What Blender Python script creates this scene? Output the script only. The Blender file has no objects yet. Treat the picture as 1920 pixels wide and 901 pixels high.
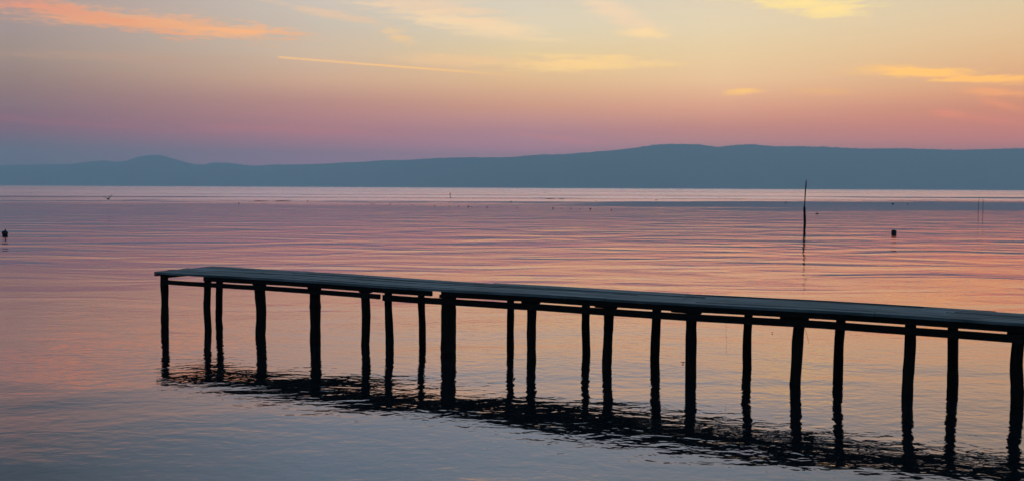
import bpy, bmesh, math, random
from mathutils import Vector, Matrix, noise as mnoise

SC = bpy.context.scene
COL = SC.collection
R = math.radians
random.seed(7)

# ------------------------------------------------------------------ camera
F = 1867.0                      # focal length in pixels of a 1920 wide frame
CAM_H = 2.81
cd = bpy.data.cameras.new('camera')
cam = bpy.data.objects.new('camera', cd)
COL.objects.link(cam)
SC.camera = cam
cd.sensor_fit = 'HORIZONTAL'
cd.sensor_width = 36.0
cd.lens = 36.0 * F / 1920.0
cd.clip_start = 0.1
cd.clip_end = 40000.0
MC = Matrix.Rotation(R(90 - 3.04), 4, 'X') @ Matrix.Rotation(R(0.27), 4, 'Z')
cam.matrix_world = Matrix.Translation((0, 0, CAM_H)) @ MC
MC3 = MC.to_3x3()


def ray(px, py):
    return (MC3 @ Vector(((px - 960.0) / F, -(py - 450.5) / F, -1.0))).normalized()


def on_level(px, py, z=0.0):
    """the place at height z that is seen at this spot of the photograph"""
    d = ray(px, py)
    return Vector((0, 0, CAM_H)) + d * ((z - CAM_H) / d.z)


def proj(p):
    q = MC3.inverted() @ (Vector(p) - Vector((0, 0, CAM_H)))
    return 960.0 + F * q.x / -q.z, 450.5 - F * q.y / -q.z


def azel(px, py):
    d = ray(px, py)
    return math.degrees(math.atan2(d.x, d.y)), math.degrees(math.asin(d.z))


# ------------------------------------------------------------------ node helper
class N:
    def __init__(self, tree):
        self.t = tree
        self.n = tree.nodes
        self.l = tree.links

    def new(self, kind, **kw):
        nd = self.n.new(kind)
        for k, v in kw.items():
            setattr(nd, k, v)
        return nd

    def put(self, sock, v):
        if isinstance(v, bpy.types.NodeSocket):
            self.l.new(v, sock)
        else:
            sock.default_value = v

    def m(self, op, a, b=None, c=None, clamp=False):
        nd = self.new('ShaderNodeMath', operation=op, use_clamp=clamp)
        self.put(nd.inputs[0], a)
        if b is not None:
            self.put(nd.inputs[1], b)
        if c is not None:
            self.put(nd.inputs[2], c)
        return nd.outputs[0]

    def mr(self, v, a, b, c=0.0, d=1.0, kind='SMOOTHSTEP'):
        nd = self.new('ShaderNodeMapRange', interpolation_type=kind, clamp=True) if kind == 'LINEAR' else \
            self.new('ShaderNodeMapRange', interpolation_type=kind)
        self.put(nd.inputs[0], v)
        for i, x in enumerate((a, b, c, d)):
            self.put(nd.inputs[1 + i], x)
        return nd.outputs[0]

    def mix(self, f, a, b):
        nd = self.new('ShaderNodeMix', data_type='RGBA')
        self.put(nd.inputs[0], f)
        self.put(nd.inputs[6], a)
        self.put(nd.inputs[7], b)
        return nd.outputs[2]

    def ramp(self, v, stops, interp='LINEAR'):
        nd = self.new('ShaderNodeValToRGB')
        cr = nd.color_ramp
        cr.interpolation = interp
        cr.elements[0].position = stops[0][0]
        cr.elements[0].color = stops[0][1]
        cr.elements[1].position = stops[-1][0]
        cr.elements[1].color = stops[-1][1]
        for p, c in stops[1:-1]:
            e = cr.elements.new(p)
            e.color = c
        self.put(nd.inputs[0], v)
        return nd.outputs[0]

    def mapping(self, vec, loc=(0, 0, 0), rot=(0, 0, 0), scale=(1, 1, 1)):
        nd = self.new('ShaderNodeMapping')
        self.put(nd.inputs[0], vec)
        nd.inputs[1].default_value = loc
        nd.inputs[2].default_value = rot
        nd.inputs[3].default_value = scale
        return nd.outputs[0]

    def noise(self, vec, scale, detail=2.0, rough=0.5, dist=0.0):
        nd = self.new('ShaderNodeTexNoise')
        self.put(nd.inputs['Vector'], vec)
        nd.inputs['Scale'].default_value = scale
        nd.inputs['Detail'].default_value = detail
        nd.inputs['Roughness'].default_value = rough
        nd.inputs['Distortion'].default_value = dist
        return nd.outputs[0]


def lin(c):
    o = []
    for v in c:
        v = v / 255.0
        o.append(v / 12.92 if v <= 0.04045 else ((v + 0.055) / 1.055) ** 2.4)
    return (o[0], o[1], o[2], 1.0)


# ------------------------------------------------------------------ sky
SUN_AZ, SUN_EL = 34.0, 1.0
world = bpy.data.worlds.new('World')
SC.world = world
world.use_nodes = True
W = N(world.node_tree)
W.n.clear()
tc = W.new('ShaderNodeTexCoord')
sep = W.new('ShaderNodeSeparateXYZ')
W.l.new(tc.outputs['Generated'], sep.inputs[0])
DEG = 57.29578
az = W.m('MULTIPLY', W.m('ARCTAN2', sep.outputs[0], sep.outputs[1]), DEG)
el = W.m('MULTIPLY', W.m('ARCSINE', sep.outputs[2]), DEG)
t_el = W.m('SQRT', W.m('MAXIMUM', W.m('DIVIDE', el, 90.0), 0.0))


def T(e):
    return math.sqrt(max(e, 0.0) / 90.0)


# one colour scale over elevation per compass bearing: (bearing, [(y in the frame, sRGB)], [(elevation, linear rgb)])
COLS = [
    (30, [(0, (170, 147, 143)), (50, (158, 143, 142)), (100, (155, 138, 132)), (150, (142, 122, 122)),
          (200, (127, 107, 120)), (240, (117, 102, 122)), (300, (92, 106, 124))],
     [(14, (.15, .24, .29)), (20, (.13, .25, .31)), (32, (.15, .29, .40)), (90, (.28, .46, .70))]),
    (590, [(0, (202, 190, 178)), (50, (198, 185, 170)), (100, (203, 180, 158)), (150, (200, 163, 140)),
           (190, (178, 135, 130)), (240, (158, 118, 130)), (270, (138, 114, 134)), (300, (120, 113, 138))],
     [(14, (.41,.60,.73)), (20, (.34,.62,.84)), (32, (.28, .40, .56)), (90, (.28, .46, .70))]),
    (990, [(0, (215, 205, 185)), (50, (218, 205, 178)), (100, (222, 198, 155)), (150, (218, 180, 140)),
           (200, (198, 148, 130)), (250, (162, 125, 138)), (280, (148, 120, 140))],
     [(14, (.53,.72,.83)), (20, (.42,.73,.91)), (32, (.32, .44, .60)), (90, (.28, .46, .70))]),
    (1350, [(0, (222, 207, 180)), (50, (225, 206, 172)), (100, (228, 200, 158)), (150, (227, 189, 149)),
            (200, (211, 157, 134)), (240, (182, 130, 128)), (265, (164, 125, 133))],
     [(14, (.59,.72,.77)), (20, (.45,.73,.89)), (32, (.34, .44, .58)), (90, (.28, .46, .70))]),
    (1890, [(0, (216, 196, 162)), (50, (220, 191, 152)), (100, (218, 179, 138)), (150, (213, 163, 126)),
            (200, (194, 132, 112)), (240, (182, 122, 112)), (270, (164, 116, 118))],
     [(14, (.54, .58, .52)), (20, (.43, .58, .64)), (32, (.32, .40, .50)), (90, (.28, .46, .70))]),
]
# what the air of the haze box adds and keeps at each elevation (see 'haze'); the sky proper is what is left
HAZE_D, HAZE_C = 1.9e-4, (.088, .150, .225)


def sky_lin(c, e):
    path = min(487.0 / math.sin(R(max(e, .2))), 15000.0)
    t = math.exp(-HAZE_D * path)
    c = lin(c)
    return tuple(max((v - k * (1 - t)) / t, 0.25 * v) for v, k in zip(c[:3], HAZE_C)) + (1.0,)


prev = None
col = None
BACK = [(T(0), (.07, .13, .21, 1)), (T(12), (.09, .17, .28, 1)), (T(40), (.15, .27, .43, 1)), (1.0, (.28, .46, .70, 1))]
for px, rows, high in COLS:
    a = azel(px, 300)[0]
    stops = []
    for y, c in rows:
        e = azel(px, y)[1]
        stops.append((T(e), sky_lin(c, e)))
    stops.sort()
    stops.insert(0, (0.0, tuple(0.92 * v for v in stops[0][1][:3]) + (1.0,)))
    for e, c in high:
        stops.append((T(e), c + (1.0,)))
    cc = W.ramp(t_el, stops)
    if col is None:
        col = cc
    else:
        col = W.mix(W.mr(az, prev, a, kind='LINEAR'), col, cc)
    prev = a
back = W.ramp(t_el, BACK)
fr = W.mr(W.m('ABSOLUTE', W.m('ADD', az, -4.0)), 38.0, 105.0)
col = W.mix(fr, col, back)

# soft unevenness of the evening air
uv = W.new('ShaderNodeCombineXYZ')
W.l.new(az, uv.inputs[0])
W.l.new(el, uv.inputs[1])
uvv = uv.outputs[0]
streak = W.noise(W.mapping(uvv, rot=(0, 0, R(-5)), scale=(0.05, 0.55, 1)), 1.0, 4.0, 0.55)
col = W.mix(W.m('MULTIPLY', W.mr(streak, 0.52, 0.75), 0.10), col, (0.95, 0.62, 0.36, 1))
fine = W.noise(W.mapping(uvv, rot=(0, 0, R(6)), scale=(0.22, 3.4, 1)), 1.0, 5.0, 0.6)
finer = W.noise(W.mapping(uvv, rot=(0, 0, R(-35)), scale=(1.2, 6.0, 1)), 1.0, 5.0, 0.65)

# thin clouds: x, y, half length, half height, slope (down to the right), colour, strength
CLOUDS = [
    (300, 45, 300, 24, .09, (243, 172, 122), .80), (170, 36, 200, 16, .17, (234, 158, 120), .60),
    (450, 58, 100, 15, .00, (247, 180, 128), .75), (60, 12, 170, 14, .13, (222, 148, 126), .60),
    (620, 26, 150, 10, .19, (240, 195, 155), .45), (748, 70, 42, 13, .25, (245, 200, 145), .60),
    (890, 45, 200, 24, .15, (250, 215, 170), .75), (790, 10, 220, 24, .12, (240, 205, 170), .60),
    (1160, 25, 120, 24, .45, (243, 210, 174), .70), (1213, 62, 58, 12, .08, (252, 216, 160), .75),
    (1500, 2, 160, 22, .04, (255, 225, 150), .90), (1560, 20, 80, 20, .02, (255, 224, 150), .80),
    (1080, 120, 200, 20, .00, (247, 207, 145), .95), (880, 114, 200, 14, .03, (240, 195, 148), .55),
    (1395, 172, 48, 7, -.07, (252, 196, 118), .80), (1550, 172, 80, 7, .02, (240, 180, 115), .40),
    (1740, 138, 150, 15, .05, (255, 196, 112), .90), (1850, 148, 120, 11, .02, (255, 190, 110), .80),
    (1865, 173, 80, 9, .05, (244, 164, 108), .65), (1785, 215, 38, 9, .05, (225, 138, 108), .50),
    (1885, 198, 55, 9, .25, (226, 145, 110), .50), (1870, 226, 70, 8, .10, (208, 128, 108), .35),
    (180, 234, 340, 8, .07, (170, 106, 116), .13), (560, 246, 320, 11, .04, (190, 120, 124), .14),
    (40, 222, 160, 9, .06, (150, 104, 116), .10), (1060, 262, 130, 7, .12, (190, 125, 130), .22),
    (230, 108, 300, 12, .03, (190, 150, 130), .30),
]
DPP = azel(961, 300)[0] - azel(960, 300)[0]
for cx, cy, hl, hh, sl, c, s in CLOUDS:
    a0, e0 = azel(cx, cy)
    a1, e1 = azel(cx + 100, cy + 100 * sl)
    g = math.atan2(e1 - e0, a1 - a0)
    du = W.m('SUBTRACT', az, a0)
    dv = W.m('SUBTRACT', el, e0)
    x = W.m('ADD', W.m('MULTIPLY', du, math.cos(g) / (hl * DPP)), W.m('MULTIPLY', dv, math.sin(g) / (hl * DPP)))
    y = W.m('ADD', W.m('MULTIPLY', dv, math.cos(g) / (hh * DPP)), W.m('MULTIPLY', du, -math.sin(g) / (hh * DPP)))
    r2 = W.m('ADD', W.m('MULTIPLY', x, x), W.m('MULTIPLY', y, y))
    r = W.m('ADD', W.m('SQRT', r2), W.m('MULTIPLY', W.m('ADD', W.m('ADD', fine, W.m('MULTIPLY', finer, 0.8)), -0.9), 1.9))
    mk = W.mr(r, 1.05, 0.15)
    mk = W.m('MULTIPLY', mk, s)
    col = W.mix(mk, col, sky_lin(c, e0))

# vapour trail of an aircraft
(a0, e0), (a1, e1) = azel(519, 107), azel(1050, 147)
g = math.atan2(e1 - e0, a1 - a0)
ln = math.hypot(e1 - e0, a1 - a0)
du = W.m('SUBTRACT', az, a0)
dv = W.m('SUBTRACT', el, e0)
x = W.m('ADD', W.m('MULTIPLY', du, math.cos(g) / ln), W.m('MULTIPLY', dv, math.sin(g) / ln))
y = W.m('ADD', W.m('MULTIPLY', dv, math.cos(g)), W.m('MULTIPLY', du, -math.sin(g)))
bend = W.m('MULTIPLY', W.m('MULTIPLY', x, W.m('SUBTRACT', 1.0, x)), 0.16)
y = W.m('SUBTRACT', y, bend)
y = W.m('ADD', y, W.m('MULTIPLY', W.m('SUBTRACT', finer, 0.5), 0.05))
mk = W.mr(W.m('ABSOLUTE', y), 0.075, 0.015)
mk = W.m('MULTIPLY', mk, W.mr(x, 0.0, 0.012))
mk = W.m('MULTIPLY', mk, W.mr(x, 1.03, 0.55, 0.0, 1.0))
mk = W.m('MULTIPLY', mk, W.mr(fine, 0.25, 0.6, 0.6, 1.0))
col = W.mix(W.m('MULTIPLY', mk, 0.85), col, sky_lin((255, 196, 128), 6.8))

sky = W.new('ShaderNodeTexSky', sky_type='NISHITA')
sky.sun_disc = False
sky.sun_elevation = R(SUN_EL)
sky.sun_rotation = R(SUN_AZ)
bg1 = W.new('ShaderNodeBackground')
W.l.new(sky.outputs[0], bg1.inputs[0])
bg1.inputs[1].default_value = 0.01
bg2 = W.new('ShaderNodeBackground')
W.l.new(col, bg2.inputs[0])
bg2.inputs[1].default_value = 1.0
ad = W.new('ShaderNodeAddShader')
W.l.new(bg1.outputs[0], ad.inputs[0])
W.l.new(bg2.outputs[0], ad.inputs[1])
wo = W.new('ShaderNodeOutputWorld')
W.l.new(ad.outputs[0], wo.inputs[0])
world.cycles.sampling_method = 'MANUAL'
world.cycles.sample_map_resolution = 512

sd = bpy.data.lights.new('sun', 'SUN')
sd.energy = 0.12
sd.angle = R(0.5)
sd.color = (1.0, 0.62, 0.36)
sun = bpy.data.objects.new('sun', sd)
COL.objects.link(sun)
sv = Vector((math.sin(R(SUN_AZ)) * math.cos(R(SUN_EL)), math.cos(R(SUN_AZ)) * math.cos(R(SUN_EL)), math.sin(R(SUN_EL))))
sun.rotation_euler = sv.to_track_quat('Z', 'Y').to_euler()

SC.view_settings.view_transform = 'Standard'
SC.view_settings.look = 'None'
SC.view_settings.exposure = 0.0
SC.view_settings.gamma = 1.0
SC.view_settings.use_curve_mapping = False


# ------------------------------------------------------------------ object helpers
def tag(o, label=None, cat=None, group=None, kind=None):
    if label:
        o['label'] = label
    if cat:
        o['category'] = cat
    if group:
        o['group'] = group
    if kind:
        o['kind'] = kind
    return o


def link(name, bm, mat, parent=None, smooth=False):
    me = bpy.data.meshes.new(name)
    bmesh.ops.recalc_face_normals(bm, faces=bm.faces)
    bm.to_mesh(me)
    bm.free()
    if smooth:
        for p in me.polygons:
            p.use_smooth = True
    me.materials.append(mat)
    o = bpy.data.objects.new(name, me)
    COL.objects.link(o)
    if parent:
        o.parent = parent
    return o


def empty(name, loc, rz=0.0):
    o = bpy.data.objects.new(name, None)
    COL.objects.link(o)
    o.location = loc
    o.rotation_euler = (0, 0, rz)
    o.empty_display_size = 0.3
    return o


def box(bm, x0, x1, y0, y1, z0, z1, bev=0.004, jit=0.0):
    vs = []
    for x in (x0, x1):
        for y in (y0, y1):
            for z in (z0, z1):
                vs.append(bm.verts.new((x + random.uniform(-jit, jit), y + random.uniform(-jit, jit),
                                        z + random.uniform(-jit, jit))))
    fs = [(0, 1, 3, 2), (4, 6, 7, 5), (0, 4, 5, 1), (2, 3, 7, 6), (0, 2, 6, 4), (1, 5, 7, 3)]
    faces = [bm.faces.new([vs[i] for i in f]) for f in fs]
    if bev > 0:
        ed = list({e for f in faces for e in f.edges})
        bmesh.ops.bevel(bm, geom=ed, offset=bev, segments=1, affect='EDGES')


def tube(bm, pts, rads, n=10, seed=0.0, lump=0.0):
    rings = []
    for i, (p, r) in enumerate(zip(pts, rads)):
        p = Vector(p)
        a = Vector(pts[max(i - 1, 0)])
        b = Vector(pts[min(i + 1, len(pts) - 1)])
        t = (b - a).normalized()
        ref = Vector((1, 0, 0)) if abs(t.x) < 0.9 else Vector((0, 1, 0))
        u = t.cross(ref).normalized()
        v = t.cross(u).normalized()
        ring = []
        for k in range(n):
            g = 2 * math.pi * k / n
            rr = r
            if lump:
                rr *= 1 + lump * mnoise.noise(Vector((math.cos(g) * 1.2 + seed, math.sin(g) * 1.2, p.length * 3 + seed)))
            ring.append(bm.verts.new(p + u * (math.cos(g) * rr) + v * (math.sin(g) * rr)))
        rings.append(ring)
    for i in range(len(rings) - 1):
        for k in range(n):
            bm.faces.new((rings[i][k], rings[i][(k + 1) % n], rings[i + 1][(k + 1) % n], rings[i + 1][k]))
    bm.faces.new(list(reversed(rings[0])))
    bm.faces.new(rings[-1])


# ------------------------------------------------------------------ materials
def mat_new(name):
    m = bpy.data.materials.new(name)
    m.use_nodes = True
    h = N(m.node_tree)
    h.n.clear()
    out = h.new('ShaderNodeOutputMaterial')
    return m, h, out


def wood_mat(name, c0, c1, rough, grain=(1, 1, 1), bump=0.004, scale=6.0):
    m, h, out = mat_new(name)
    t = h.new('ShaderNodeTexCoord')
    v = h.mapping(t.outputs['Object'], scale=grain)
    n1 = h.noise(v, scale, 6.0, 0.65)
    n2 = h.noise(t.outputs['Object'], 1.3, 3.0, 0.6)
    f = h.mr(h.m('ADD', h.m('MULTIPLY', n1, 0.7), h.m('MULTIPLY', n2, 0.3)), 0.35, 0.65)
    c = h.mix(f, c0 + (1,), c1 + (1,))
    b = h.new('ShaderNodeBsdfPrincipled')
    h.l.new(c, b.inputs['Base Color'])
    b.inputs['Roughness'].default_value = rough
    b.inputs['Specular IOR Level'].default_value = 0.25 if 'plank' in name else 0.06
    bp = h.new('ShaderNodeBump')
    bp.inputs['Distance'].default_value = bump
    h.l.new(n1, bp.inputs['Height'])
    h.l.new(bp.outputs[0], b.inputs['Normal'])
    h.l.new(b.outputs[0], out.inputs[0])
    return m


M_LOG = wood_mat('wet_backlit_log', (.003, .003, .003), (.009, .008, .007), .8, (9, 9, 1.2), .01)  # wet wood; the black of its unlit side is put into the base colour
M_BEAM = wood_mat('backlit_beam', (.003, .003, .003), (.010, .009, .008), .85, (.8, 10, 10), .004)  # plain timber, its backlit shade painted in as near-black colour
M_DECK = wood_mat('weathered_plank', (.016, .030, .034), (.13, .155, .16), .7, (.09, 2.6, 1.0), .003, 4.0)
M_DARK = wood_mat('dark_plastic', (.008, .01, .012), (.02, .022, .024), .6)
M_CORK = wood_mat('dark_cork', (.012, .010, .010), (.03, .025, .022), .8)
M_BIRD = wood_mat('dark_feather', (.010, .012, .013), (.03, .032, .034), .7)
M_LEAF = wood_mat('dry_leaf', (.008, .006, .004), (.03, .02, .012), .8)
M_LINE = wood_mat('fishing_line', (.10, .08, .07), (.2, .16, .14), .6)
M_REED = wood_mat('pale_cane', (.05, .05, .05), (.12, .11, .10), .8)

# water
M_WATER, h, out = mat_new('lake_water')
t = h.new('ShaderNodeTexCoord')
P = t.outputs['Object']
sp = h.new('ShaderNodeSeparateXYZ')
h.l.new(P, sp.inputs[0])
dist = h.m('SQRT', h.m('ADD', h.m('MULTIPLY', sp.outputs[0], sp.outputs[0]), h.m('MULTIPLY', sp.outputs[1], sp.outputs[1])))
# long low waves that come in across the lake, and the small ripples on them
big = h.noise(h.mapping(P, rot=(0, 0, R(9)), scale=(0.13, 0.26, 1)), 1.0, 2.2, 0.45, 1.0)
mid = h.noise(h.mapping(P, rot=(0, 0, R(14)), scale=(0.85, 1.7, 1)), 1.0, 2.5, 0.5, 1.1)
small = h.noise(h.mapping(P, rot=(0, 0, R(5)), scale=(4.3, 5.0, 1)), 1.0, 2.0, 0.5, 0.4)
patch = h.noise(h.mapping(P, scale=(0.05, 0.09, 1)), 1.0, 2.0, 0.5)
pk = h.mr(patch, 0.35, 0.65, 0.55, 1.15)
hs = h.m('MULTIPLY', h.m('MULTIPLY', small, pk), h.mr(dist, 18.0, 55.0, 0.0070, 0.0020))
hm = h.m('MULTIPLY', mid, h.mr(dist, 17.0, 40.0, 0.0075, 0.0105))
hb = h.m('MULTIPLY', big, h.mr(dist, 17.0, 50.0, 0.058, 0.132))
hh = h.m('ADD', hb, h.m('ADD', hs, hm))
# open water is ruffled by a faint breeze, with smooth slicks lying across it
X_, Y_ = sp.outputs[0], sp.outputs[1]
edge = h.noise(h.mapping(P, scale=(0.014, 0.06, 1)), 1.0, 4.0, 0.65)
edge = h.m('SUBTRACT', edge, 0.5)


def lane(yc, slope, half, x0, x1):
    """a smooth lane of water lying across the lake: centre, slant, half width, and where along x it widens"""
    c_ = h.m('ADD', yc, h.m('MULTIPLY', X_, slope))
    dy = h.m('ABSOLUTE', h.m('SUBTRACT', h.m('ADD', Y_, h.m('MULTIPLY', edge, half * 3.2)), c_))
    w_ = h.m('MULTIPLY', h.mr(X_, x0, x1, 0.12, 1.0), half)
    return h.mr(h.m('DIVIDE', dy, w_), 1.35, 0.45)


calm = h.m('MAXIMUM', lane(180.0, -.05, 60.0, -5.0, 60.0), lane(345.0, -.02, 42.0, 60.0, 220.0))
calm = h.m('MAXIMUM', calm, h.m('MULTIPLY', lane(700.0, 0.0, 60.0, -900.0, 900.0), .5))
calm = h.m('MAXIMUM', calm, h.m('MULTIPLY', lane(262.0, .12, 26.0, 0.0, -160.0), .8))
slick_n = h.noise(h.mapping(P, rot=(0, 0, R(3)), scale=(0.004, 0.022, 1)), 1.0, 3.0, 0.55)
calm = h.m('MAXIMUM', calm, h.m('MULTIPLY', h.mr(slick_n, 0.50, 0.36), .5))
ruffle = h.m('MULTIPLY', h.mr(dist, 90.0, 260.0), h.m('SUBTRACT', 1.0, calm))
rough = h.m('ADD', 0.03, h.m('MULTIPLY', ruffle, 0.22))
quiet = h.m('SUBTRACT', 1.0, h.m('MULTIPLY', calm, 0.75))
bp = h.new('ShaderNodeBump')
bp.inputs['Distance'].default_value = 1.0
bp.inputs['Filter Width'].default_value = 0.02
h.l.new(quiet, bp.inputs['Strength'])
h.l.new(hh, bp.inputs['Height'])
fr_ = h.new('ShaderNodeFresnel')
fr_.inputs['IOR'].default_value = 1.34
h.l.new(bp.outputs[0], fr_.inputs['Normal'])
inv = h.m('SUBTRACT', 1.0, fr_.outputs[0])
fac = h.m('SUBTRACT', 1.0, h.m('POWER', inv, 2.1))
gl = h.new('ShaderNodeBsdfGlossy', distribution='MULTI_GGX')
gl.inputs['Color'].default_value = (1.0, .785, .79, 1)
h.l.new(rough, gl.inputs['Roughness'])
h.l.new(bp.outputs[0], gl.inputs['Normal'])
df = h.new('ShaderNodeBsdfDiffuse')
df.inputs['Color'].default_value = (.003, .007, .009, 1)
mx = h.new('ShaderNodeMixShader')
h.l.new(fac, mx.inputs[0])
h.l.new(df.outputs[0], mx.inputs[1])
h.l.new(gl.outputs[0], mx.inputs[2])
h.l.new(mx.outputs[0], out.inputs[0])

# hills: dark woods and scrub
M_HILL, h, out = mat_new('wooded_hillside')
t = h.new('ShaderNodeTexCoord')
n1 = h.noise(t.outputs['Object'], 0.012, 6.0, 0.6)
n2 = h.noise(t.outputs['Object'], 0.0016, 3.0, 0.5)
f = h.mr(h.m('ADD', h.m('MULTIPLY', n1, .5), h.m('MULTIPLY', n2, .5)), .4, .6)
c = h.mix(f, (.022, .04, .03, 1), (.06, .075, .05, 1))
b = h.new('ShaderNodeBsdfPrincipled')
h.l.new(c, b.inputs['Base Color'])
b.inputs['Roughness'].default_value = 0.95
b.inputs['Specular IOR Level'].default_value = 0.0
h.l.new(b.outputs[0], out.inputs[0])

# ------------------------------------------------------------------ water sheet
bm = bmesh.new()
S = 13500.0
for x, y in ((-S, -2000), (S, -2000), (S, S), (-S, S)):
    bm.verts.new((x, y, 0))
bm.faces.new(bm.verts)
water = link('water', bm, M_WATER)
tag(water, kind='structure')

# ------------------------------------------------------------------ hills
PROFILE = [(-500, 306), (-200, 312), (0, 310), (60, 308.5), (130, 308), (165, 303), (195, 300.5), (215, 303.5), (235, 302),
           (260, 293.5), (285, 290), (300, 290.5), (325, 298), (345, 303), (365, 309), (385, 308), (400, 304.5),
           (430, 305.5), (455, 309), (480, 311), (515, 308.5), (550, 308.5), (600, 307.5), (640, 305),
           (680, 303.5), (720, 300.5), (760, 300), (820, 296.5), (880, 295), (950, 295), (1000, 291), (1060, 289),
           (1130, 283.5), (1180, 279), (1210, 274), (1245, 270), (1310, 271), (1345, 275.5), (1380, 272),
           (1415, 271), (1450, 274.5), (1500, 274.5), (1560, 276), (1620, 279), (1680, 278), (1750, 280),
           (1820, 281), (1880, 279), (1920, 278), (2100, 272), (2400, 280), (2900, 300)]


def prof(px):
    for (x0, y0), (x1, y1) in zip(PROFILE, PROFILE[1:]):
        if x0 <= px <= x1:
            k = (px - x0) / (x1 - x0)
            return y0 + (y1 - y0) * k
    return PROFILE[-1][1]


def hills():
    bm = bmesh.new()
    cols = []
    px = -500.0
    rows = [0.0, .03, .1, .2, .32, .45, .58, .7, .8, .89, .95, 1.0, 1.06, 1.2, 1.5]
    while px <= 2900:
        y = prof(px)
        a, e = azel(px, y)
        # the range on the left lies farther off than the long ridge on the right
        k = min(max((px - 500) / 500.0, 0), 1)
        k = k * k * (3 - 2 * k)
        d0 = 9400 - 2200 * k
        dep = 2300 - 450 * k
        dr = d0 + dep
        H = CAM_H + math.tan(R(e)) * dr
        trees = mnoise.noise(Vector((px * .17, 0.3, 0))) * 5.0 + mnoise.noise(Vector((px * .49, 5.3, 0))) * (4.5 + 8.0 * min(max((px - 1300) / 500, 0), 1))
        trees = max(trees, -3.0)
        sa, ca = math.sin(R(a)), math.cos(R(a))
        colv = []
        for i, tt in enumerate(rows):
            d = d0 + dep * tt
            if tt <= 1.0:
                s = math.sin(tt * math.pi / 2) ** 1.15
                z = H * s
                w = math.sin(tt * math.pi)
                z += w * 24 * mnoise.noise(Vector((px * .011, tt * 2.2, 1.7)))
                z += w * 9 * mnoise.noise(Vector((px * .04, tt * 6, 4.7)))
                z = min(z, (H + 1) * (d / dr) * 0.985) if tt < 1 else z
            else:
                z = H * (1 - (tt - 1) * 1.1)
            if tt >= .95 and tt < 1.1:
                z += trees
            if tt == 0.0:
                z = -1.0
            colv.append(bm.verts.new((sa * d, ca * d, max(z, -1.0))))
        cols.append(colv)
        px += 2.5
    for i in range(len(cols) - 1):
        for j in range(len(rows) - 1):
            bm.faces.new((cols[i][j], cols[i + 1][j], cols[i + 1][j + 1], cols[i][j + 1]))
    o = link('hills', bm, M_HILL, smooth=True)
    tag(o, kind='structure')


hills()

# ------------------------------------------------------------------ haze
bm = bmesh.new()
box(bm, -14500, 14500, -2500, 14500, -2.0, 490.0, bev=0)
mh, h, out = mat_new('evening_haze')
v = h.new('ShaderNodeVolumePrincipled')
v.inputs['Color'].default_value = (.70, .88, .94, 1)
v.inputs['Density'].default_value = HAZE_D
v.inputs['Anisotropy'].default_value = 0.15
h.l.new(v.outputs[0], out.inputs[1])
haze = link('haze', bm, mh)
tag(haze, kind='stuff')

# ------------------------------------------------------------------ pier
TOP = 1.105
A = on_level(289, 512, 1.07)
B = on_level(1920, 609.5, 1.07)
ex = (B - A); ex.z = 0
ex.normalize()
ey = Vector((-ex.y, ex.x, 0))          # from the near edge to the far edge
ang = math.atan2(ex.y, ex.x)
b0 = on_level(404, 498.5, TOP)
b1 = on_level(1920, 585.7, TOP)
w0, w1 = (b0 - A).dot(ey), (b1 - A).dot(ey)
s0, s1 = (b0 - A).dot(ex), (b1 - A).dot(ex)
print('PIER', A, B, math.degrees(ang), w0, w1, s0, s1)
LEN = 24.0


def width(s):
    return w0 + (w1 - w0) * (s - s0) / (s1 - s0)


pier = empty('wooden_pier', (A.x, A.y, 0), ang)
tag(pier, 'long narrow dark wooden pier on crooked log piles standing in the lake', 'pier')


def s_at(px, off, z):
    lo, hi = -2.0, 30.0
    for _ in range(50):
        mdl = (lo + hi) / 2
        p = A + ex * mdl + ey * off
        p.z = z
        if proj(p)[0] < px:
            lo = mdl
        else:
            hi = mdl
    return (lo + hi) / 2


def sag(s):
    return 0.012 * math.sin(s * .55 + .6) - 0.008 * math.sin(s * 1.31)


# deck of lengthwise boards
bm = bmesh.new()
NB = 9
for i in range(NB):
    s = -0.02 + random.uniform(-.03, .05) + (0.02 if i > 5 else 0)
    if i == 0:
        s = 0.0
    first = True
    while s < LEN:
        L = random.uniform(3.4, 4.6) if not first else random.uniform(1.5, 4.2)
        first = False
        e = min(s + L, LEN)
        n = max(2, int((e - s) / .5))
        zo = random.uniform(-.008, .006)
        tl = random.uniform(-.005, .005)
        g = random.uniform(.007, .012)
        prevr = None
        for j in range(n + 1):
            q = s + (e - s) * j / n
            wdt = width(q)
            y0 = wdt * i / NB + (g if i else 0)
            y1 = wdt * (i + 1) / NB - g
            wob = .004 * mnoise.noise(Vector((q * 2, i * 3.1, 0)))
            z = TOP + zo + sag(q) * .7 + wob
            ring = [bm.verts.new((q, y0, z - .042)), bm.verts.new((q, y1, z - .042)), bm.verts.new((q, y1, z + tl)),
                    bm.verts.new((q, y0, z - tl))]
            if prevr:
                for k in range(4):
                    bm.faces.new((prevr[k], prevr[(k + 1) % 4], ring[(k + 1) % 4], ring[k]))
            else:
                bm.faces.new(ring)
            prevr = ring
        bm.faces.new(list(reversed(prevr)))
        s = e + random.uniform(.006, .012)
link('deck', bm, M_DECK, pier)


bm = bmesh.new()
box(bm, .004, .05, -.004, width(0) - .03, 1.018, 1.058, bev=.004, jit=.002)
link('end_board', bm, M_DECK, pier)


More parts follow.
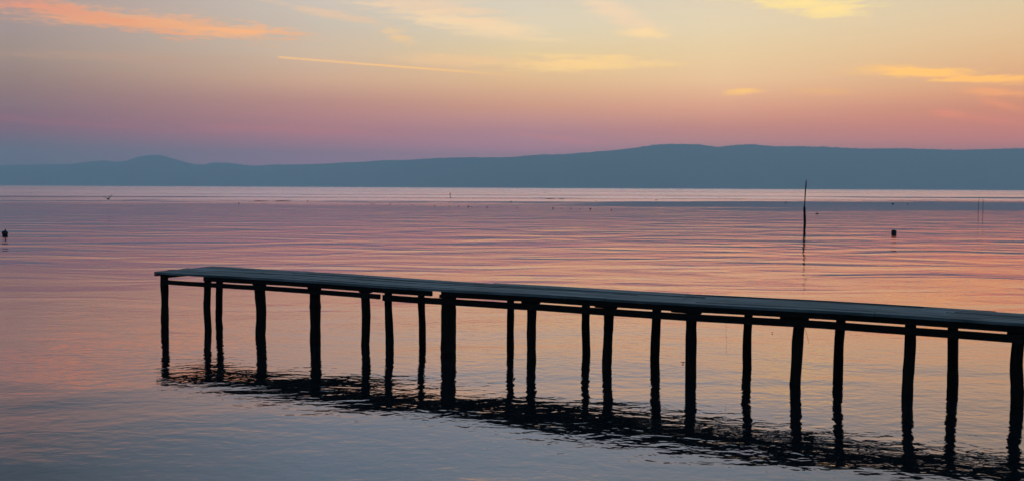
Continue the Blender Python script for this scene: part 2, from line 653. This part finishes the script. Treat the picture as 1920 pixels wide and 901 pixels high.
def beam(name, s_a, s_b, y0, y1, z0, z1, z0b=None):
    """a squared timber along the pier, following its slight sag"""
    bm = bmesh.new()
    n = max(2, int((s_b - s_a) / .6))
    pr = None
    for j in range(n + 1):
        q = s_a + (s_b - s_a) * j / n
        k = j / n
        za = z0 if z0b is None else z0 + (z0b - z0) * k
        dz = sag(q) * .7 + .006 * mnoise.noise(Vector((q * 1.7, z0 * 9, y0 * 5)))
        ring = [bm.verts.new((q, y0, za + dz)), bm.verts.new((q, y1, za + dz)),
                bm.verts.new((q, y1, za + (z1 - z0) + dz)), bm.verts.new((q, y0, za + (z1 - z0) + dz))]
        if pr:
            for m in range(4):
                bm.faces.new((pr[m], pr[(m + 1) % 4], ring[(m + 1) % 4], ring[m]))
        else:
            bm.faces.new(ring)
        pr = ring
    bm.faces.new(list(reversed(pr)))
    return link(name, bm, M_BEAM, pier)


FRONT = .155
# timbers of the near side
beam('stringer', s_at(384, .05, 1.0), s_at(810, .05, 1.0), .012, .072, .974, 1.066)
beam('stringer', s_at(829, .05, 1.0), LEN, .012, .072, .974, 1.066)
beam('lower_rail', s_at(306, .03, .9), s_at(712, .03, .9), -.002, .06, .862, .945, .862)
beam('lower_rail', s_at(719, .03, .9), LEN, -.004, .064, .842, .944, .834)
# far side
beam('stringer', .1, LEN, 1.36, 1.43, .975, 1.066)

#        px    wid row  top-shift bow
PILES = [(309, 14, 0), (389, 13, 0), (411, 12.5, 1), (488, 19, 0), (590, 20, 0), (685, 16, 0), (729, 15, 0),
         (792, 13, 1), (841, 28, 0), (957, 14, 1), (997, 17, 0), (1098, 14.5, 1), (1140, 18.5, 0), (1230, 17, 1),
         (1296, 19.5, 0), (1402, 16.5, 1), (1495, 21, 0), (1574, 18.5, 1), (1706, 21, 0), (1787, 19, 1),
         (1909, 22, 0)]
# sideways shift of the log, pixels in the photograph at top / middle / water line
SHIFT = {309: (0, 0, 0), 389: (2, -1, 1), 411: (2, 0, -1), 488: (-2, 2, -1), 590: (0, 0, 0), 685: (0, 2, -1),
         729: (-2, 0, 2), 792: (-2, 0, 1), 841: (1, 0, 0), 957: (0, 0, 0), 997: (1, -1, 0), 1098: (1, -1, 1),
         1140: (2, 0, -2), 1230: (1, 0, -2), 1296: (0, 0, 0), 1402: (2, -1, 0), 1495: (4, 0, -3),
         1574: (3, -1, -1), 1706: (1, 0, -2), 1787: (-2, 0, 1), 1909: (1, -3, 0)}


def pile(s, off, r, sh, seed, top=1.05, ppm=110.0):
    bm = bmesh.new()
    zs = [-1.6, -.8, -.3, -.1, 0, .08, .17, .26, .35, .44, .53, .62, .71, .8, .89, .97, top]
    pts, rads = [], []
    for z in zs:
        k = max(0.0, min(1.0, z / 1.0))
        if k < .5:
            dx = sh[2] + (sh[1] - sh[2]) * (k * 2)
        else:
            dx = sh[1] + (sh[0] - sh[1]) * (k * 2 - 1)
        dx /= ppm
        dx += .010 * mnoise.noise(Vector((seed, z * 2.3, 0)))
        dy = .02 * mnoise.noise(Vector((seed, z * 1.3, 5)))
        pts.append((s + dx, off + dy, z))
        rr = r * (1 + .10 * mnoise.noise(Vector((seed * 3, z * 3.1, 2))) + .06 * mnoise.noise(Vector((seed, z * 9, 8))))
        if 0 <= z < .2:
            rr *= 1.03
        rads.append(rr)
    tube(bm, pts, rads, 14, seed, .16)
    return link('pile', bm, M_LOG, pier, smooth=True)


fr_s = []
for px, wpx, row in PILES:
    wloc = 1.45
    off = FRONT if row == 0 else None
    if row == 1:
        s = s_at(px, 1.3, .6)
        off = width(s) - .17
        s = s_at(px, off, .6)
    else:
        s = s_at(px, off, .6)
    p = A + ex * s + ey * off
    d = p.y
    r = wpx / 2 * d / F
    pile(s, off, r, SHIFT[px], px * .137, 1.05 + (0.0 if row == 0 else -.01), F / d)
    if row == 0:
        fr_s.append((px, s, r))

for px, s, r in fr_s:
    if px in (389, 729):
        continue
    bm = bmesh.new()
    x0 = s + r * .2
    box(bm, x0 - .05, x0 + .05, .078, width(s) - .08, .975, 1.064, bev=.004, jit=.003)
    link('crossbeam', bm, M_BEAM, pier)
for px, l in ((685, .05), (841, .1), (997, .12), (1140, .16), (1296, .26), (1495, .2), (1909, .1), (590, .06), (488, .08)):
    s = [q[1] for q in fr_s if q[0] == px][0]
    bm = bmesh.new()
    box(bm, s - l - .04, s + .16, .076, .15, .938, .99, bev=.004, jit=.004)
    link('bearer_block', bm, M_BEAM, pier)

# line and twig that hang from the timbers
def string(pts, r, name, label, cat, m):
    bm = bmesh.new()
    tube(bm, pts, [r] * len(pts), 5)
    tag(link(name, bm, m), label, cat)


def pier_pt(px, z, off=0.0):
    s = s_at(px, off, z)
    p = A + ex * s + ey * off
    p.z = z
    return p


a_, b_ = pier_pt(1361, .86, -.012), pier_pt(1362.5, .40, -.012)
string([a_.lerp(b_, k / 6) + Vector((.004 * math.sin(k * 2.1), 0, 0)) for k in range(7)], .0016, 'fishing_line',
       'fine snagged line hanging almost straight down from the pier rail', 'fishing line', M_LINE)
a_, b_ = pier_pt(1508, .86, -.014), pier_pt(1517, .63, -.014)
string([a_.lerp(b_, k / 5) + Vector((.006 * math.sin(k * .8), 0, 0)) for k in range(6)], .0022, 'twig',
       'thin crooked twig dangling at a slant from the pier rail beside a pile', 'twig', M_LEAF)

# ------------------------------------------------------------------ marker stakes
base = on_level(1508, 432, 0)
dd = base.y
u = dd / F
stake = empty('marker_stake', base)
tag(stake, 'tall dark stake with a thin upper rod standing alone in open water', 'stake')
bm = bmesh.new()
zz = [-1.0, 0, .3, .6, .9, 1.15, 1.4, 1.6]
tube(bm, [(.02 * math.sin(z * 3), 0, z) for z in zz], [.07, .075, .085, .08, .088, .075, .082, .07], 9, 3.3, .25)
link('lower_post', bm, M_LOG, stake, smooth=True)
bm = bmesh.new()
zz = [1.3, 1.75, 2.1, 2.5, 2.8, 3.02, 3.25, 3.40]
xs = [-.02, 0.0, .02, .03, .05, .065, .07, .085]
tube(bm, [(x, .05, z) for x, z in zip(xs, zz)], [.042, .04, .038, .036, .04, .045, .036, .02], 7, 8.1, .2)
link('upper_rod', bm, M_LOG, stake, smooth=True)

for px, yt, yb, lean, lb in ((1834, 371, 398, .03, 'faint thin cane standing far out, the left and darker one of a pair'),
                             (1843, 372, 399, -.02, 'faint thin cane standing far out, the right and paler one of a pair')):
    base = on_level(px, yb, 0)
    hgt = (yb - yt) * base.y / F
    bm = bmesh.new()
    tube(bm, [(0, 0, -.5), (0, 0, 0), (lean, 0, hgt * .5), (lean * 2.2, 0, hgt)], [.03, .03, .026, .018], 6)
    o = link('cane', bm, M_REED)
    o.location = base
    tag(o, lb, 'cane', 'pair of canes far out on the lake')

# ------------------------------------------------------------------ floats
# dark canister at the right
base = on_level(1676, 438.5, 0)
cn = empty('canister_float', base, R(12))
tag(cn, 'squat black canister float with rounded corners sitting on the water', 'float')
bm = bmesh.new()
box(bm, -.14, .14, -.1, .1, -.06, .23, bev=.035)
link('canister', bm, M_DARK, cn)
bm = bmesh.new()
tube(bm, [(.0, 0, .225), (.0, 0, .26)], [.045, .04], 10)
link('cap', bm, M_DARK, cn)
bm = bmesh.new()
tube(bm, [(-.11, 0, .22), (-.105, 0, .255), (-.06, 0, .262), (-.05, 0, .22)], [.012] * 4, 6)
link('handle', bm, M_DARK, cn)

# lumpy float with a peg at the far left
base = on_level(9.5, 440.5, 0)
fl = empty('mooring_float', base)
tag(fl, 'lumpy dark mooring float with a short peg on top', 'float')
bm = bmesh.new()
bmesh.ops.create_icosphere(bm, subdivisions=3, radius=.17)
for v_ in bm.verts:
    n_ = mnoise.noise(v_.co * 9)
    v_.co *= 1 + .18 * n_
    v_.co.z = v_.co.z * .85 + .1
link('float_body', bm, M_DARK, fl, smooth=True)
bm = bmesh.new()
tube(bm, [(.01, 0, .2), (.02, 0, .29), (.03, 0, .345)], [.04, .03, .014], 7)
link('peg', bm, M_DARK, fl)

# little float with an upright staff, far out
base = on_level(845.5, 370.5, 0)
sf = empty('staff_buoy', base)
tag(sf, 'tiny buoy with a short upright staff, far out near the opposite shore', 'buoy')
u = base.y / F
bm = bmesh.new()
bmesh.ops.create_icosphere(bm, subdivisions=2, radius=1.0)
for v_ in bm.verts:
    v_.co = Vector((v_.co.x * 2.6 * u, v_.co.y * 2.0 * u, v_.co.z * .7 * u))
link('float_body', bm, M_CORK, sf, smooth=True)
bm = bmesh.new()
tube(bm, [(-1.5 * u, 0, -.1), (-1.5 * u, 0, 3 * u), (-1.6 * u, 0, 8.5 * u)], [.5 * u, .5 * u, 1.0 * u], 7)
link('staff', bm, M_CORK, sf)

# corks of the fishing nets
CORKS = [(448, 381.5, 1.3), (468.5, 378, 1.1), (577, 377, 1.2), (697, 382.5, 1.0), (701, 382.6, .8), (732, 383, 1.2),
         (751, 383.5, .7), (773, 384.5, 1.0), (815, 386.5, 1.1), (842, 386.8, .7), (860, 387, 1.1), (878, 387.4, 1.6),
         (884, 387.6, .9), (895, 388, .6), (913, 388.5, 1.2), (940, 389, .6), (970, 389.5, 1.1), (1000, 390, .6),
         (1036.7, 390.5, 1.3), (1053, 390.8, .7), (1071, 391, 1.1), (1088, 391.8, 1.0), (1107, 392, 1.7),
         (1146, 393.5, 1.3)]
cork0 = None
for i, (px, py, rp) in enumerate(CORKS):
    base = on_level(px, py, 0)
    if cork0 is None:
        bm = bmesh.new()
        bmesh.ops.create_icosphere(bm, subdivisions=2, radius=1.0)
        for v_ in bm.verts:
            v_.co.z = v_.co.z * .8 + .35
        cork0 = link('net_float', bm, M_CORK, smooth=True)
        o = cork0
    else:
        o = cork0.copy()
        COL.objects.link(o)
    r = 1.0 * rp * base.y / F
    o.scale = (r, r * .8, r)
    o.location = base
    tag(o, 'tiny dark cork in the long dotted row of net floats on the open lake', 'net float',
        'row of net floats on the open lake')
LONE = [(682, 357.6, .9, 'tiny speck of a float closest to the far shore, below the middle of the ridge'),
        (1021, 361.5, 1.0, 'tiny float above the thin floating poles, near the far shore'),
        (958, 378.7, 1.4, 'lone small float on the pale water just above the net row'),
        (1118, 376.8, 1.2, 'lone small float right of the thin floating poles, above the blue slick'),
        (1230, 375.8, 1.5, 'small dark float above the left end of the blue slick'),
        (1348, 370.2, .9, 'tiny float on bright water under the top of the ridge'),
        (1384, 374.5, 1.0, 'tiny float on bright water left of the tall stake, farther out'),
        (1473, 379.8, 1.2, 'small float just left of the tall stake at the edge of the blue slick'),
        (1620, 373.8, 1.0, 'tiny float right of the tall stake, between two pale bands'),
        (1674, 382.5, 1.4, 'wider small float on the pale band above the black canister float'),
        (1702, 382.7, 1.0, 'tiny float on the pale band to the right of the wider one')]
for px, py, rp, lb in LONE:
    base = on_level(px, py, 0)
    o = cork0.copy()
    COL.objects.link(o)
    r = rp * base.y / F
    o.scale = (r * (1.7 if px == 1674 else 1.1), r, r * .9)
    o.location = base
    tag(o, lb, 'net float', 'single floats scattered far out')

for xa, xb, py, lb in ((476, 505, 377.3, 'long thin dark pole floating flat on the lake, leftmost of all'),
                       (516, 545, 377.2, 'thin dark pole floating flat, second from the left in line with another'),
                       (1023, 1041, 373.2, 'thin dark pole floating flat, in the middle of the far bright water'),
                       (1047, 1059, 373.3, 'shortest thin pole floating flat, right end of the middle pair')):
    a_, b_ = on_level(xa, py, 0), on_level(xb, py + (xb - xa) * .0047, 0)
    c_ = (a_ + b_) / 2
    hl = (b_ - a_).length / 2
    bm = bmesh.new()
    rr = .55 * c_.y / F
    tube(bm, [(-hl, 0, .02), (-hl * .4, 0, .05), (hl * .3, 0, .03), (hl, 0, .02)], [rr * .7, rr, rr, rr * .6], 7, 1.0, .3)
    o = link('floating_pole', bm, M_CORK)
    o.location = c_
    o.rotation_euler = (0, 0, math.atan2(b_.y - a_.y, b_.x - a_.x))
    tag(o, lb, 'floating pole', 'poles floating far out')

base = on_level(1532, 400.5, 0)
u = base.y / F
bm = bmesh.new()
tube(bm, [(-2.6 * u, 0, .01), (-1 * u, 0, .05), (1 * u, 0, .04), (2.8 * u, 0, .01)], [.3 * u, .9 * u, .7 * u, .3 * u], 8, 2, .3)
o = link('driftwood', bm, M_CORK)
o.location = base
tag(o, 'small flat piece of driftwood right of the tall stake', 'driftwood')


# ------------------------------------------------------------------ birds
def bird(name, loc, rz, span, label, tilt=0.0):
    """low flying bird: body, neck, head, bill, tail and raised wings grown as one skin"""
    s = span
    V = [(0, 0, 0), (.16, 0, .02), (.27, 0, .06), (.34, 0, .08), (.45, 0, .07), (-.14, 0, -.02), (-.3, 0, -.05),
         (-.42, 0, -.07),
         (.05, .1, .05), (.10, .26, .2), (.0, .42, .32), (-.1, .55, .40),
         (.05, -.1, .05), (.10, -.26, .2), (.0, -.42, .32), (-.1, -.55, .40)]
    E = [(0, 1), (1, 2), (2, 3), (3, 4), (0, 5), (5, 6), (6, 7), (0, 8), (8, 9), (9, 10), (10, 11), (0, 12), (12, 13),
         (13, 14), (14, 15)]
    Rr = [.10, .09, .05, .06, .014, .09, .065, .04, .06, .055, .045, .02, .06, .055, .045, .02]
    me = bpy.data.meshes.new(name)
    me.from_pydata([tuple(c * s for c in v) for v in V], E, [])
    o = bpy.data.objects.new(name, me)
    COL.objects.link(o)
    me.materials.append(M_BIRD)
    md = o.modifiers.new('skin', 'SKIN')
    sk = me.skin_vertices[0].data if me.skin_vertices else None
    if sk is None:
        bm = bmesh.new(); bm.from_mesh(me); bm.verts.layers.skin.verify(); bm.to_mesh(me); bm.free()
        sk = me.skin_vertices[0].data
    for i, r in enumerate(Rr):
        wing = i >= 8
        sk[i].radius = (r * s * (1.5 if wing else 1.0), r * s * (.35 if wing else 1.0))
    sk[0].use_root = True
    sb = o.modifiers.new('sub', 'SUBSURF')
    sb.levels = sb.render_levels = 1
    o.location = loc
    o.rotation_euler = (tilt, 0, rz)
    tag(o, label, 'bird')
    return o


hor_d = 120.0
pd = ray(203, 373)
bpos = Vector((0, 0, CAM_H)) + pd * (hor_d / pd.y)
bird('bird', bpos, R(125), 1.05, 'small dark bird with raised wings flying low over the lake', R(-10))


# ------------------------------------------------------------------ small debris near the pier
def curled_leaf(px, py, size, label, rz):
    base = on_level(px, py, 0)
    bm = bmesh.new()
    lobes = [(0, 1.0), (40, .45), (95, .9), (150, .35), (200, .8), (250, .3), (300, .85), (335, .4)]
    top, bot = [], []
    for g, r in lobes:
        x, y = math.cos(R(g)) * r * size, math.sin(R(g)) * r * size
        z = .012 + (r ** 2) * size * .35
        top.append(bm.verts.new((x, y, z + .003)))
        bot.append(bm.verts.new((x, y, z)))
    ct, cb = bm.verts.new((0, 0, .014)), bm.verts.new((0, 0, .004))
    n = len(lobes)
    for k in range(n):
        bm.faces.new((ct, top[k], top[(k + 1) % n]))
        bm.faces.new((cb, bot[(k + 1) % n], bot[k]))
        bm.faces.new((top[k], bot[k], bot[(k + 1) % n], top[(k + 1) % n]))
    o = link('floating_leaf', bm, M_LEAF)
    o.location = base
    o.rotation_euler = (0, 0, rz)
    tag(o, label, 'leaf')


curled_leaf(1280.5, 681, .05, 'curled dark leaf floating beside a pile under the pier', .8)
curled_leaf(1448, 624, .03, 'tiny dark leaf floating between two piles, just below the rail', 2.1)

SC.render.engine = 'CYCLES'
SC.cycles.use_denoising = True
SC.cycles.max_bounces = 6
SC.cycles.volume_bounces = 3
